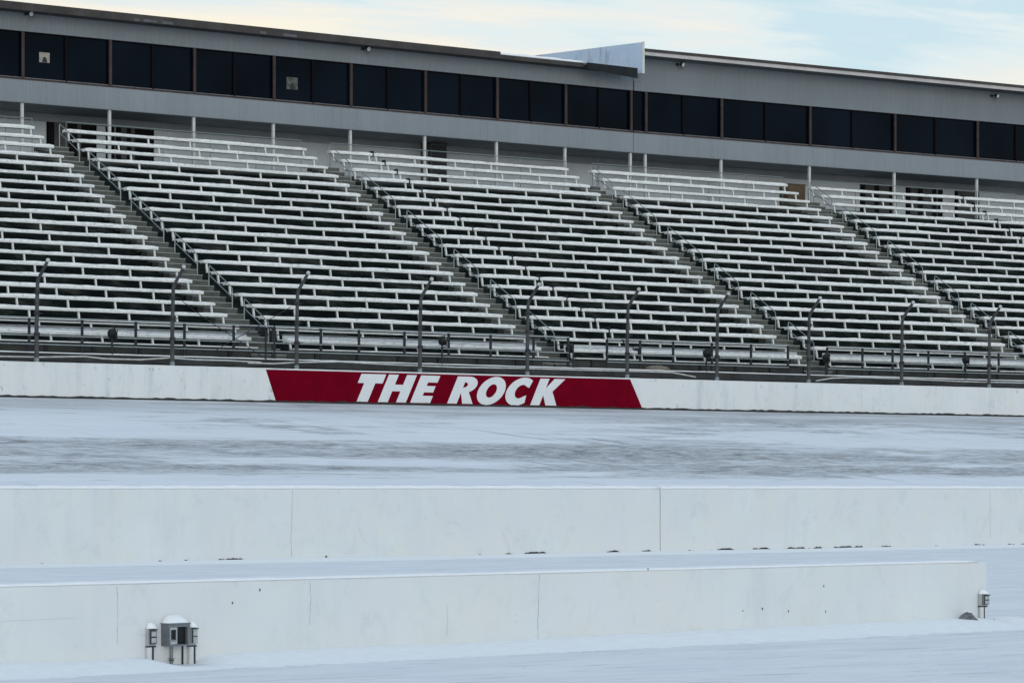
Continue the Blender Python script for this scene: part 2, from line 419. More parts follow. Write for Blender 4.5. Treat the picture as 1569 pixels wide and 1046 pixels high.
tag(d, kind='stuff', label='thin ridge of snow along the foot of the inner wall', cat='snow')

s1 = s_of(PIT, 1513, 0); HP = .565
w = MB(); w.strip(PIT, [-9, s1], [(0, -.1), (0, HP), (.22, HP), (.22, -.1)])
pw = w.build('pit_wall', M['pit_wall'], org=PIT(0, 0, 0), bevel=.012)
tag(pw, 'nearest low whitewashed wall with outlets on its face, ending at right', 'wall', 'low concrete walls of pit lane')
cap_mb(PIT, -9, s1-.15, 0, .22, HP, .018, .16, 21, .006).build('snow_cap', M['snow_cap'], pw, smooth=True)
for px, z0, z1, sd, wd in ((180, .14, HP-.02, 1, .0016), (474, .22, HP-.02, 2, .0014), (825, .02, HP-.01, 3, .0018), (684, .10, .34, 5, .0008)):
    crack(PIT, s_of(PIT, px, 0), 0, z0, z1, .006, wd, sd).build('crack', M['crack'], pw)
for px, py in ((398, 903), (356, 923), (993, 872), (1138, 935), (1168, 932), (1208, 936), (1265, 936), (1262, 897), (500, 852)):
    s, z = z_of(PIT, px, py, 0); c = MB(); r = random.Random(px)
    pts = [(s + r.uniform(.004, .011)*math.cos(a*PI/3), z + r.uniform(.004, .016)*math.sin(a*PI/3)) for a in range(6)]
    c.add([PIT(x, -.0025, y) for x, y in pts] + [PIT(x, .004, y) for x, y in pts], [tuple(range(6))] + [(i, (i+1) % 6, 6+(i+1) % 6, 6+i) for i in range(6)])
    c.build('chip', M['groove'], pw)
# old plank mark on the face at left
mk = MB(); q0, q1 = s_of(PIT, -60, 0), s_of(PIT, 115, 0)
mk.add([PIT(q0, -.004, .325), PIT(q1, -.004, .335), PIT(q1, .004, .343), PIT(q0, .004, .345), PIT(q0, -.004, .345), PIT(q1, -.004, .343)], [(0,1,5,4),(4,5,2,3)])
mk.build('plaster_ridge', M['white_letter'], pw)
d = lumpy(PIT, -9, s1+.25, 0, .75, .038, .07, 12, -1, ((s_of(PIT, 222, 0)-.03, s_of(PIT, 300, 0)+.02), (s_of(PIT, 1502, 0)-.02, s1+.06))).build('snow_drift', M['snow_cap'], org=PIT(4, -.2, 0), smooth=True)
tag(d, kind='stuff', label='ridge of snow along the foot of the nearest wall', cat='snow')

# ------------------------------------------------------------------ outlets on the pit wall
def snow_hat(fr, s0, s1, t0, t1, z, h, parent):
    mb = MB(); n = 8; m = 6; vs = []
    for i in range(n+1):
        for j in range(m+1):
            a, b = i/n, j/m
            e = (1-abs(2*a-1)**3)*(1-abs(2*b-1)**3.5)
            slope = .45 + .75*b                                            # higher towards the wall
            vs.append(fr(s0+(s1-s0)*a, t0+(t1-t0)*b, z + h*e**.6*slope - .001))
    mb.add(vs, [(i*(m+1)+j, (i+1)*(m+1)+j, (i+1)*(m+1)+j+1, i*(m+1)+j+1) for i in range(n) for j in range(m)])
    return mb.build('snow_hat', M['snow_cap'], parent, smooth=True)
def pipe(fr, s, t, z0, z1, r, m, parent, name='conduit'):
    mb = MB(); mb.tube([fr(s, t, z0), fr(s, t, z1)], r, 12); return mb.build(name, m, parent, smooth=False)
def outlet(px0, px1, py0, py1, depth, label):
    """px/py of the front face; returns frame values of the box"""
    s0, zt = z_of(PIT, px0, py0, -depth); s1, _ = z_of(PIT, px1, py0, -depth)
    _, zb = z_of(PIT, (px0+px1)/2, py1, -depth)
    e = empty('outlet_box', PIT((s0+s1)/2, -depth/2, 0), label, 'outlet box', 'outlet boxes on the pit wall')
    return e, s0, s1, zb, zt
# middle box: wide, open compartment beside a small socket window
TF = .105
e, sb0, sb1, zb0, zb1 = outlet(259.5, 291, 956, 989, TF, 'wide grey outlet box, compartment filled black as shade, between two narrower boxes')
TF = -TF
mb = MB()
mb.box(PIT, sb0, sb1, -.004, TF, zb0, zb0+.012); mb.box(PIT, sb0, sb1, -.004, TF, zb1-.020, zb1)
mb.box(PIT, sb0, sb0+.008, -.004, TF, zb0+.012, zb1-.020); mb.box(PIT, sb1-.020, sb1, -.004, TF, zb0+.012, zb1-.020)
mb.box(PIT, sb0+.008, sb1-.020, -.004, -.012, zb0+.012, zb1-.020)
mb.build('housing', M['box_grey'], e, bevel=.002)
mb = MB(); mid = sb0 + (sb1-sb0)*.40
mb.box(PIT, sb0+.009, sb1-.021, -.0125, TF+.028, zb0+.013, zb1-.021); mb.build('compartment', M['black'], e)  # black block fills the open interior in place of its shade
mb = MB(); a0, a1 = sb0+.012, mid
mb.box(PIT, a0, a0+.006, TF+.004, TF+.02, zb0+.014, zb1-.022); mb.box(PIT, a1-.008, a1, TF+.004, TF+.02, zb0+.014, zb1-.022)
mb.box(PIT, a0+.006, a1-.008, TF+.004, TF+.02, zb0+.014, zb0+.036); mb.box(PIT, a0+.006, a1-.008, TF+.004, TF+.02, zb1-.040, zb1-.022)
mb.build('socket_frame', M['box_light'], e)
mb = MB(); mb.box(PIT, a0+.006, a1-.008, TF+.012, TF+.0275, zb0+.036, zb1-.040); mb.build('socket', M['black'], e)
mb = MB(); mb.tube([PIT(a0+.012, TF+.008, zb0+.04), PIT(a0+.02, TF+.006, zb0+.046), PIT(a1-.012, TF+.008, zb0+.041)], .003, 6); mb.build('wire', M['conduit'], e)
mb = MB(); mb.box(PIT, sb0-.006, sb1+.004, -.004, TF-.010, zb1+.0005, zb1+.009); mb.build('lid', M['box_grey'], e, bevel=.002)
snow_hat(PIT, sb0-.006, sb1+.002, TF-.004, -.002, zb1+.009, .062, e)
pipe(PIT, sb0+.050, -.06, -.06, zb0-.001, .013, M['box_grey'], e)
pipe(PIT, sb1-.034, -.06, -.06, zb0-.001, .008, M['dark_steel'], e)
def narrow_box(px0, px1, py0, py1, d, lab, pale):
    e, s0, s1, z0, z1 = outlet(px0, px1, py0, py1, d, lab)
    mb = MB(); mb.box(PIT, s0, s1, -.004, -d*.62, z0-.006, z1+.004); mb.build('housing', M['box_light'], e, bevel=.004)
    mb = MB(); mb.box(PIT, s0+.002, s1, -d*.62-.001, -d, z0+.006, z1-.004); cv = mb.build('cover', M['box_light'] if pale else M['box_grey'], e, bevel=.009)
    for q in (.30, .68):
        zz = z0 + (z1-z0)*q; hh = (z1-z0)*.14
        mb = MB(); mb.box(PIT, s0+.014, s1-.012, -d-.0005, -d-.005, zz-hh, zz+hh); mb.build('socket', M['conduit'] if not pale else M['box_light'], cv, bevel=.002)
    mb = MB(); mb.box(PIT, s0+.006, s1-.004, -d-.0002, -d-.003, z0+(z1-z0)*.47, z0+(z1-z0)*.51); mb.box(PIT, s0+.003, s1, -d+.002, -d-.008, z1-.010, z1-.002)
    mb.box(PIT, s0+.002, s0+.010, -d-.0002, -d-.004, z0+.012, z1-.012)
    mb.build('hinge', M['dark_steel'], e)
    mb = MB(); mb.box(PIT, s0-.003, s1+.003, -.004, -d*.7, z0-.015, z0-.0065); mb.build('base_plate', M['dark_steel'], e)
    snow_hat(PIT, s0-.002, s1+.001, -d*1.02, -.002, z1+.003, .046, e)
    mb = MB(); mb.tube([PIT(s0+.016, -d*.45, -.06), PIT(s0+.016, -d*.45, z0-.015)], .021, 12); mb.build('conduit', M['pale_conduit'], e)
    mb = MB(); mb.tube([PIT(s0+.043, -d*.5, -.06), PIT(s0+.043, -d*.5, z0-.015)], .011, 10); mb.build('conduit', M['dark_steel'], e)  # dark tube stands in for the shadow beside the pale conduit
narrow_box(229.5, 241, 963, 988, .055, 'narrow grey outlet box left of the wide open box', False)
narrow_box(293.8, 303.5, 961, 987, .06, 'narrow pale outlet box right of the wide open box', True)
narrow_box(1507.7, 1516.5, 910, 927, .075, 'lone outlet box on a conduit at the right end of the near wall', False)
# stone and twigs
e0 = s_of(PIT, 1483, -.12)
mb = MB(); rnd = random.Random(5); c = PIT(e0, -.12, .03)
mb.ball(c, .072, (1.15, .9, 1.0), 14, 9)
for v in mb.v:
    d = v - c; v += d*rnd.uniform(-.2, .2)
tag(mb.build('stone', M['stone'], org=c), 'small dark grey stone in the snow beside the lone outlet box', 'stone')
def twig(px, n, seed, lab):
    rnd = random.Random(seed); mb = MB(); s = s_of(PIT, px, -.14); b = PIT(s, -.14, .0)
    for _ in range(n):
        p = b + Vector((rnd.uniform(-.05, .05), rnd.uniform(-.03, .03), .0)); pts = [p]
        dx, dz = rnd.uniform(-.012, .016), rnd.uniform(.000, .007)
        for _ in range(4):
            p = p + Vector((dx + rnd.uniform(-.008, .008), rnd.uniform(-.01, .01), dz + rnd.uniform(-.006, .008))); pts.append(p)
        mb.tube(pts, [.0035, .003, .0025, .002, .0012], 5)
    tag(mb.build('twig', M['twig'], org=b), lab, 'twig', 'dead twigs in the snow')
twig(1518, 6, 3, 'bent dark twigs in the snow right of the lone outlet box')
twig(271, 5, 8, 'dead twigs in the snow under the wide outlet box')

# ------------------------------------------------------------------ outer wall with painted sign
SS = [i*1.0 for i in range(-5, int(BLEN)-2)]
w = MB(); w.strip(BOWL, SS, [(TW, ZW0-.6), (TW, ZW1), (TW+.28, ZW1), (TW+.28, ZW0-1.5)])
ow = w.build('outer_wall', M['outer_wall'], org=BOWL(25, TW, ZW0))
tag(ow, 'long white outer track wall below the stand, painted with a red sign', 'wall')
cap_mb(BOWL, -4.9, BLEN-3.1, TW, TW+.28, ZW1, .014, .3, 31, .006).build('snow_cap', M['snow_cap'], ow, smooth=True)
# ragged dark line along the foot
gp = MB(); rnd = random.Random(9); vs = []; n = 260
for i in range(n+1):
    s = 9 + 44*i/n; h = .008 + .034*rnd.random()**1.5
    vs += [BOWL(s, TW-.016, ZW0-.06), BOWL(s, TW-.014, ZW0+h), BOWL(s, TW+.01, ZW0+h), BOWL(s, TW+.01, ZW0-.06)]
gp.add(vs, [(i*4+j, i*4+(j+1) % 4, (i+1)*4+(j+1) % 4, (i+1)*4+j) for i in range(n) for j in range(4)])
gp.build('dark_foot_line', M['dirt'], ow)
def wz(px, py, t=TW): return z_of(BOWL, px, py, t)
# red panel, slanted ends
stl, sbl = s_of(BOWL, 407.3, TW), s_of(BOWL, 423, TW); strr, sbr = s_of(BOWL, 965.5, TW), s_of(BOWL, 984.5, TW)
zt, zb = ZW1-.03, ZW0-.02
rp = MB(); n = 24; vs = []
for i in range(n+1):
    f = i/n; a = stl+(strr-stl)*f; b = sbl+(sbr-sbl)*f
    vs += [BOWL(b, TW-.004, zb), BOWL(a, TW-.004, zt), BOWL(a, TW+.004, zt), BOWL(b, TW+.004, zb)]
rp.add(vs, [(i*4+j, i*4+(j+1) % 4, (i+1)*4+(j+1) % 4, (i+1)*4+j) for i in range(n) for j in range(4)] + [(0,1,2,3), tuple(n*4+j for j in range(4))])
red = rp.build('red_panel', M['red'], ow)
# heavy slanted lettering, outlines in (x, y) with cap height 1, slant .39
SL = .39
def arc(cx, cy, rx, ry, a0, a1, n=14): return [(cx+rx*math.cos(math.radians(a0+(a1-a0)*i/n)), cy+ry*math.sin(math.radians(a0+(a1-a0)*i/n))) for i in range(n+1)]
def letters():
    k = 1/167.
    def S(*p): return [(x*k, y) for x, y in p]
    yield [S((612,0),(675,0),(675,.67),(717,.67),(717,1),(575,1),(575,.67),(612,.67))]
    yield [S((733,0),(790,0),(790,.40),(838,.40),(838,0),(895,0),(895,1),(838,1),(838,.64),(790,.64),(790,1),(733,1))]
    yield [S((920,0),(1037,0),(1037,.26),(977,.26),(977,.385),(1030,.385),(1030,.62),(977,.62),(977,.75),(1033,.75),(1033,1),(920,1))]
    x0 = 1138*k
    yield [[(x0,0),(x0+57*k,0),(x0+57*k,.40),(1228*k,0),(1291*k,0),(1240*k,.43)] + arc(1212*k, .70, 62*k, .30, -62, 90) + [(x0,1)],
           [(x0+57*k,.59)] + arc(1196*k, .69, 22*k, .10, -90, 90, 8) + [(x0+57*k,.79)]]
    yield [arc(1374*k, .495, 82*k, .525, 0, 354, 40), list(reversed(arc(1374*k, .495, 30*k, .25, 0, 345, 23)))]
    yield [arc(1552*k, .495, 86*k, .525, 52, 308, 30) + [(1598*k,.36)] + arc(1556*k, .495, 35*k, .255, -48, -312, 18) + [(1598*k,.64)]]
    yield [S((1646,0),(1703,0),(1703,.38),(1742,0),(1811,0),(1752,.52),(1803,1),(1735,1),(1703,.64),(1703,1),(1646,1))]
LX0 = s_of(BOWL, 390+612/3.9175, TW); LX1 = s_of(BOWL, 390+1811/3.9175, TW)
LU = (LX1-LX0)/((1811-612)/167.)                                    # metres of wall per letter unit across
LZ0, LH = ZW0 + .035, .815
for pl in letters():
    cu = bpy.data.curves.new('letter', 'CURVE'); cu.dimensions = '2D'; cu.fill_mode = 'BOTH'; cu.extrude = .004
    for ring in pl:
        sp = cu.splines.new('POLY'); sp.points.add(len(ring)-1); sp.use_cyclic_u = True
        for p, (x, y) in zip(sp.points, ring): p.co = (x, y, 0, 1)
    tmp = bpy.data.objects.new('letter_curve', cu); COL.objects.link(tmp)
    bpy.context.view_layer.update()
    me = bpy.data.meshes.new_from_object(tmp.evaluated_get(bpy.context.evaluated_depsgraph_get()))
    bpy.data.objects.remove(tmp); bpy.data.curves.remove(cu)
    og = Vector(ow.location)
    for v in me.vertices:
        s = LX0 + (v.co.x + v.co.y*SL - 612/167.)*LU
        v.co = BOWL(s, TW-.0045 - v.co.z*.6, LZ0 + v.co.y*LH) - og
    me.update(); me.materials.clear(); me.materials.append(M['white_letter']); me.name = 'letter'
    o = bpy.data.objects.new('letter', me); COL.objects.link(o); o.parent = red
# ------------------------------------------------------------------ walkway deck, kick wall
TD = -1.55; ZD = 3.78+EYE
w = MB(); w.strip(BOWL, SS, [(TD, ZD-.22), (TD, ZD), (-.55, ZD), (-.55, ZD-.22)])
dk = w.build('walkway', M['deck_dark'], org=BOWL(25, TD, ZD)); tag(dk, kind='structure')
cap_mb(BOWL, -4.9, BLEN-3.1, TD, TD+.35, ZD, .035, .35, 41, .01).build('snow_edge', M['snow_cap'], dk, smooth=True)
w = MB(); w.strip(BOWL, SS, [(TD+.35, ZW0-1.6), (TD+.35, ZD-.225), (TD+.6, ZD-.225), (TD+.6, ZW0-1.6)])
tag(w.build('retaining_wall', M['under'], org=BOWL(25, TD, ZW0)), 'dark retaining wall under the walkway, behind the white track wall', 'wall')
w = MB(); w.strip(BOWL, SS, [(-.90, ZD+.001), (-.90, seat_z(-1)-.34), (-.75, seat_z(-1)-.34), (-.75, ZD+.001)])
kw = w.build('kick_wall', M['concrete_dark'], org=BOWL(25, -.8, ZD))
for i in range(30):
    q = 9.5 + i*1.5; mb = MB(); mb.box(BOWL, q-.045, q+.045, -.95, -.902, ZD+.002, seat_z(-1)-.345); mb.build('post', M['dark_steel'], kw)
tag(kw, 'low grey concrete kick wall under the front row of benches', 'wall')
# sloping sheet, near-black for the shade beneath the seats, concourse floor
w = MB(); zs = lambda t: Z0 - .62 + t/T*R
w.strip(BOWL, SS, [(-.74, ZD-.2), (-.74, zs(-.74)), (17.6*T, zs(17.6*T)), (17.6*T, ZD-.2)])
tag(w.build('understructure_shade', M['under'], org=BOWL(25, 5, ZD)), 'sloping understructure sheet painted dark as shade between the bench rows', 'grandstand base')

# ------------------------------------------------------------------ benches
def sec_name(j): return {'A': 'section at the left edge', 'B': 'section right of the leftmost stairs', 'C': 'section right of the second stairs',
                         'D': 'section right of the third stairs', 'E': 'section right of the fourth stairs'}[j]
LEGMESH = {}
def leg_mesh(j, front=False):
    key = (j, front)
    if key not in LEGMESH:
        a = SEC[j][2]; ca, sa = math.cos(a), math.sin(a)
        fr = lambda s, t, z: Vector((s*ca - t*sa, s*sa + t*ca, z))
        top, bot = -.0605, (-.264 if front else -.342); mb = MB(); w = .026
        mb.hexa([fr(-w,-.03,bot),fr(w,-.03,bot),fr(w,.03,bot),fr(-w,.03,bot),fr(-w,.03,top),fr(w,.03,top),fr(w,.09,top),fr(-w,.09,top)])
        o = mb.build('leg', M['leg'], org=Vector((0,0,0))); me = o.data; bpy.data.objects.remove(o); LEGMESH[key] = me
    return LEGMESH[key]
def bench(j, k, s0, s1, nleg, label, jit, seam=False):
    fr = FR[j]; zc = seat_z(k); t = k*T
    c = fr((s0+s1)/2, t, zc-.34)
    e = empty('bleacher_bench', c, label, 'bench', 'aluminium bleacher benches in the grandstand')
    dz = jit.uniform(-.005, .005); ti = jit.uniform(-.006, .006)
    def tilt(s, tt, z): return fr(s, tt, z + dz + ti*((s-s0)/(s1-s0)-.5))
    mb = MB(); mb.box(tilt, s0, s1, t, t+.25, zc-.060, zc-.014); st = mb.build('seat', M['alu'], e)
    # snow lying on the seat, lumpy and thinner in places
    mb = MB(); n = max(4, int((s1-s0)/.16)); vs = []; hh = .07
    for i in range(n+1):
        s = s0 + (s1-s0)*i/n; hh = min(.084, max(.050, hh + jit.uniform(-.010, .010))); q = hh if 0 < i < n else hh*.75
        o_ = jit.uniform(-.006, .010)
        vs += [tilt(s, t-.006-o_, zc-.0138), tilt(s, t-.010-o_, zc-.014+q*.75), tilt(s, t+.04, zc-.014+q), tilt(s, t+.22, zc-.014+q), tilt(s, t+.25, zc-.0138)]
    mb.add(vs, [(i*5+a, i*5+(a+1) % 5, (i+1)*5+(a+1) % 5, (i+1)*5+a) for i in range(n) for a in range(5)] + [tuple(range(5)), tuple(n*5+a for a in range(5))])
    mb.build('seat_snow', M['seat_snow'], st)
    zf = zc-(.265 if k < 0 else .343)
    if k < 0:
        mb = MB(); mb.box(fr, s0, s1, t+.262, t+.285, zc-.02, zc+.185); mb.build('backboard', M['alu_grey'], e)
    mb = MB(); mb.box(fr, s0-.02, s1-.02, t-.42, t-.17, zf-.038, zf); mb.build('footboard', M['alu'], e)
    me = leg_mesh(j, k < 0)
    for i in range(nleg):
        s = s0 + .12 + (s1-s0-.24)*i/(nleg-1)
        if 0 < i < nleg-1: s += jit.uniform(-.06, .06)
        o = bpy.data.objects.new('leg', me); COL.objects.link(o); o.parent = e
        o.location = fr(s, t, zc) - c
    if seam:
        mb = MB(); mb.box(fr, s1+.004, s1+.046, t-.02, t+.2, zc-.07, zc+.125); mb.build('seam_bracket', M['black'], e)
def s_sec(j, px, k, py=None):
    return s_of(FR[j], px, k*T)
cs_top, cs_bot = s_sec('C', 571.5, 19), s_sec('C', 955.6, 0)
jr = random.Random(3)
for j in 'ABCDE':
    for k in range(-1, 20):
        n = ORD[20-k]
        if k == 19: w_ = 'topmost bench row'
        elif k == -1: w_ = 'front bench row'
        else: w_ = f'{n} bench row from the top'
        ext = .0 if k >= 0 else .06
        if j == 'A': bench(j, k, -11.5, edge_r(j, k), 8, f'{w_} in the {sec_name(j)}', jr)
        elif j == 'C':
            sm = cs_bot + (cs_top-cs_bot)*k/19
            bench(j, k, edge_l(j, k), sm-.025, 2 if sm < 1.9 else 3, f'short bench left of seam, {w_} right of the second stairs', jr, True)
            bench(j, k, sm+.025, edge_r(j, k), 6, f'long bench right of seam, {w_} right of the second stairs', jr)
        elif j == 'E':
            if True:
                sr = edge_r(j, k)
                bench(j, k, edge_l(j, k), sr-.025, 6, f'long bench left of seam, {w_} right of the fourth stairs', jr, True)
                p = FR[j](sr+.025, k*T, 0)
                if CX + F*p.x/p.y < 1566: bench(j, k, sr+.025, sr+4.2, 4, f'short bench right of seam, {w_} right of the fourth stairs', jr)
        else: bench(j, k, edge_l(j, k), edge_r(j, k), 7, f'{w_} in the {sec_name(j)}', jr)

# ------------------------------------------------------------------ aisle stairs, handrails
AIS = [('A', 'B', 'leftmost', .30), ('B', 'C', 'second from left', .14), ('C', 'D', 'third from left', .12), ('D', 'E', 'rightmost', .12)]
for ja, jb, wh, offr in AIS:
    fr = FR[jb]
    a_end = FR[ja](edge_r(ja, 0), 0, 0); b0 = FR[jb](0, 0, 0)
    wid = (b0-a_end).length
    e = empty('aisle_stairs', fr(-wid/2, -.8, ZD), f'grey stepped aisle, {wh} of the four climbing the stand', 'stairs', 'stepped aisles between bench sections')
    for i in range(40):
        t0 = -1.02 + .35*i; z1 = ZD + R/2*(i+1) - .01; k = t0/T
        al = FR[ja](edge_r(ja, k)-.10, t0, 0)
        # left end of the step in frame jb
        dlt = al - fr(0, t0, 0); u = (fr(1,0,0)-fr(0,0,0)); sl = dlt.dot(u)
        sr = edge_l(jb, k) - offr + .06
        mb = MB(); mb.box(fr, sl, sr, t0, t0+.37, z1-.17 if i else ZD+.001, z1); st = mb.build('step', M['step'], e)
        mb = MB(); mb.box(fr, sl, sr, t0-.022, t0-.0005, z1-.020, z1+.004); mb.build('nosing', M['nosing'], st)
    # handrails: upper and lower posts at row counts from the top
    for m, (r0, r1) in enumerate([(1, 3), (4, 7), (8, 11), (12, 14), (15, 17), (18, 20)]):
        ku, kl = 20-r0, 20-r1
        su, sl = edge_l(jb, ku)-offr, edge_l(jb, kl)-offr
        tu, tl = ku*T-.12, kl*T-.12
        zu, zl = seat_z(ku)-.60, seat_z(kl)-.64
        hp = empty('handrail', fr(su, tu, zu), f'{ORD[m+1]} pipe handrail from the top along the {wh} stairs', 'handrail', 'pipe handrails of the aisles')
        Hh = .80
        A, B = fr(su, tu, zu+Hh), fr(sl, tl, zl+Hh+.02)
        dirn = (B-A)
        pr = .0165
        mb = MB(); mb.tube([A + Vector((0,0,-.04)), A + dirn*.02, A + dirn*.1, A + dirn*.93 + Vector((0,0,.0)), A + dirn*.985 + Vector((0,0,-.03)), B + Vector((0,0,-.14))], pr, 8); mb.build('top_rail', M['galv'], hp)
        mb = MB(); mb.tube([A + Vector((0,0,-.30)), B + Vector((0,0,-.30))], pr*.95, 8); mb.build('mid_rail', M['galv'], hp)
        mb = MB(); mb.tube([fr(su, tu, zu-.1), A + Vector((0,0,-.04))], pr, 8); mb.build('post', M['galv_light'], hp)
        mb = MB(); mb.tube([fr(sl, tl, zl-.1), B + Vector((0,0,-.14))], pr, 8); mb.build('post', M['galv_light'], hp)

# rear guard rail behind each top row
for j, pa, pb in (('A', -160, 50), ('B', 100.5, 462), ('C', 505, 867), ('D', 907, 1200), ('E', 1246, 1557)):
    fr = FR[j]; t = 19*T+.55; s0, s1 = s_of(fr, pa, t), s_of(fr, pb, t); z = seat_z(19)+.36
    e = empty('guard_rail', fr(s0, t, z-.6), f'thin pipe guard rail behind the topmost bench of the {sec_name(j)}', 'railing', 'guard rails behind the top rows')
    mb = MB(); mb.tube([fr(s0, t, z), fr(s1, t, z)], .017, 8); mb.build('rail', M['galv'], e)
    n = 5
    for i in range(n+1):
        mb = MB(); s = s0+.02+(s1-s0-.04)*i/n; mb.tube([fr(s, t, z-1.25), fr(s, t, z-.02)], .012, 6); mb.build('post', M['galv'], e)

# ------------------------------------------------------------------ walkway railing along the deck edge
TRL = TD+.06; rail_top = 4.76+EYE
def rail_run(pxs, label):
    ss = [s_of(BOWL, p, TRL) for p in pxs]
    e = empty('walkway_railing', BOWL(ss[0], TRL, ZD), label, 'railing', 'dark railings along the walkway')
    for s in ss:
        mb = MB(); mb.box(BOWL, s-.034, s+.034, TRL-.025, TRL+.025, ZD+.001, rail_top-.02); mb.build('post', M['dark_steel'], e)
    smp = [ss[0] + (ss[-1]-ss[0])*i/max(1, len(ss)*2-1) for i in range(len(ss)*2)]
    for q, r in ((rail_top, .022), (rail_top-.245, .013), (rail_top-.49, .016), (rail_top-.735, .016)):
        mb = MB(); mb.tube([BOWL(s, TRL-.035, q) for s in smp], r, 8); mb.build('rail', M['galv_light'] if q != rail_top-.245 else M['dark_steel'], e)
    mb = MB(); mb.tube([BOWL(s, TRL-.02, rail_top-.055) for s in smp], .022, 6); mb.build('under_rail', M['dark_steel'], e)
rail_run([-120, -38, 44.7, 125.8, 208, 282.6, 358, 418], 'dark railing run at the left end of the walkway')
rail_run([420.6, 491.6, 550, 619.7, 687.4, 751.7, 817.5, 870.5], 'dark railing run above the red wall sign')
rail_run([930, 981, 1031.4, 1090.7, 1150.7, 1207.3], 'dark railing run right of the red wall sign')
rail_run([1267.3, 1321.4, 1367.6, 1422.5, 1478.4, 1530.2, 1580, 1630], 'dark railing run at the right end of the walkway')
# round black lamps clamped to the railing
for i, (px, py, lab) in enumerate([(172, 511, 'round black lamp on the railing near the left edge'), (402, 508, 'round black lamp at the foot of the leftmost stairs'),
        (678, 522, 'round black lamp on the railing above the letter O of the sign'), (873, 534, 'round black lamp at the foot of the second stairs'),
        (1083, 541, 'round black lamp on the railing right of the sign'), (1266, 548, 'round black lamp at the foot of the third stairs'),
        (1480, 551, 'round black lamp on the railing near the right edge')]):
    t = TRL-.10 if i not in (1, 3) else TRL+.1
    s, z = z_of(BOWL, px, py, t); c = BOWL(s, t, z)
    e = empty('railing_lamp', BOWL(s, TRL, z), lab, 'lamp', 'round black lamps on the walkway railing')
    u = (BOWL(s+1, t, 0)-BOWL(s, t, 0)).normalized(); n = Vector((-u.y, u.x, 0))
    d = (u*(.5 if i % 2 else .8) - n*.6 + Vector((0, 0, .12))).normalized()
    mb = MB(); mb.tube([c - d*.13, c - d*.10, c - d*.02, c + d*.09, c + d*.10], [.06, .11, .145, .15, .155], 16); mb.build('lamp_housing', M['black'], e, smooth=False)
    mb = MB(); mb.tube([c + d*.101, c + d*.108], [.135, .12], 16); mb.build('lens', M['dark_door'], e)
    mb = MB(); mb.tube([c + u*.16 + Vector((0,0,.13)), c + u*.165 - n*-.02, c + u*.15 + Vector((0,0,-.16))], .016, 6); mb.tube([c + u*.15 + Vector((0,0,-.16)), BOWL(s, TRL-.03, z-.22)], .016, 6); mb.build('bracket', M['dark_steel'], e)
    mb = MB(); mb.tube([BOWL(s+.02, TRL-.05, z-.1), BOWL(s+.02, TRL-.05, ZD+.02)], .03, 8); mb.build('stem', M['dark_steel'], e)

# ------------------------------------------------------------------ catch fence poles
fence = [(-150, ''), (56, 'leftmost bent fence pole'), (264, 'second bent fence pole from the left'), (454.5, 'bent fence pole above the left end of the red sign'),
         (643.5, 'bent fence pole above the gap between the sign words'), (808, 'bent fence pole above the letters C and K'), (961, 'bent fence pole above the right end of the red sign'),
         (1098.5, 'first bent fence pole right of the red sign'), (1239, 'second bent fence pole right of the red sign'), (1381.5, 'second bent fence pole from the right edge'), (1515.5, 'rightmost bent fence pole')]
TP = TW+.36
for px, lab in fence[1:]:
    s = s_of(BOWL, px, TP); base = BOWL(s, TP, ZW1-.35)
    e = empty('fence_pole', base, lab + ' with a pale tip', 'pole', 'bent catch fence poles along the wall')
    mid = BOWL(s+.03, TP, ZW1+2.15); kn = BOWL(s+.035, TP, ZW1+2.25)
    mb = MB(); mb.tube([base, BOWL(s, TP, ZW1+1.0), mid], [.064, .058, .052], 10); mb.build('pole', M['pole_steel'], e)
    tip = BOWL(s+.13, TP-.42, ZW1+2.78)
    mb = MB(); mb.tube([mid, kn + (tip-kn)*.06, kn + (tip-kn)*.2, kn + (tip-kn)*.95], [.052, .054, .050, .046], 10); mb.build('arm', M['pole_steel'], e)
    mb = MB(); mb.ball(kn + (tip-kn)*1.0, .062, (1,1,1), 10, 6); mb.build('tip_cap', M['white_cap'], e, smooth=True)
    for zz in (.78, 1.35, 1.92):
        mb = MB(); mb.tube([BOWL(s+.01, TP, ZW1+zz-.045), BOWL(s+.01, TP, ZW1+zz+.045)], .085, 10); mb.tube([BOWL(s+.02, TP, ZW1+zz), BOWL(s+.16, TP-.05, ZW1+zz)], .016, 6); mb.build('clamp', M['dark_steel'], e)
    mb = MB(); mb.tube([BOWL(s, TP, ZW1-.02), BOWL(s, TP, ZW1+.13)], .070, 10); mb.build('sleeve', M['galv'], e)
# loose cables
def cable(pts, r, lab, m='cable', name='cable'):
    P3 = []
    for i in range(len(pts)-1):
        for q in range(6):
            f = q/6; P3.append(tuple(pts[i][a] + (pts[i+1][a]-pts[i][a])*f for a in range(3)))
    P3.append(pts[-1]); mb = MB(); W = []
    for px, py, t in P3:
        s, z = z_of(BOWL, px, py, t); W.append(BOWL(s, t, z))
    mb.tube(W, r, 6); tag(mb.build(name, M[m], org=W[0]), lab, 'cable', 'loose fence cables')
tc = TW+.75
cable([(-20, 545.5, tc), (60, 547, tc), (130, 546, tc), (160, 549.5, tc), (215, 551, tc), (260, 548, tc), (300, 551, tc), (345, 552, tc), (400, 555, tc)], .022, 'sagging pale cable along the wall top at the left')
cable([(380, 556, tc), (420, 557, tc), (455, 555, tc), (520, 554, tc), (600, 558.5, tc), (700, 562.5, tc), (800, 564, tc), (900, 567, tc), (985, 569, tc), (1030, 570.5, tc), (1066, 577.5, tc)], .022, 'long pale cable sagging above the red sign')
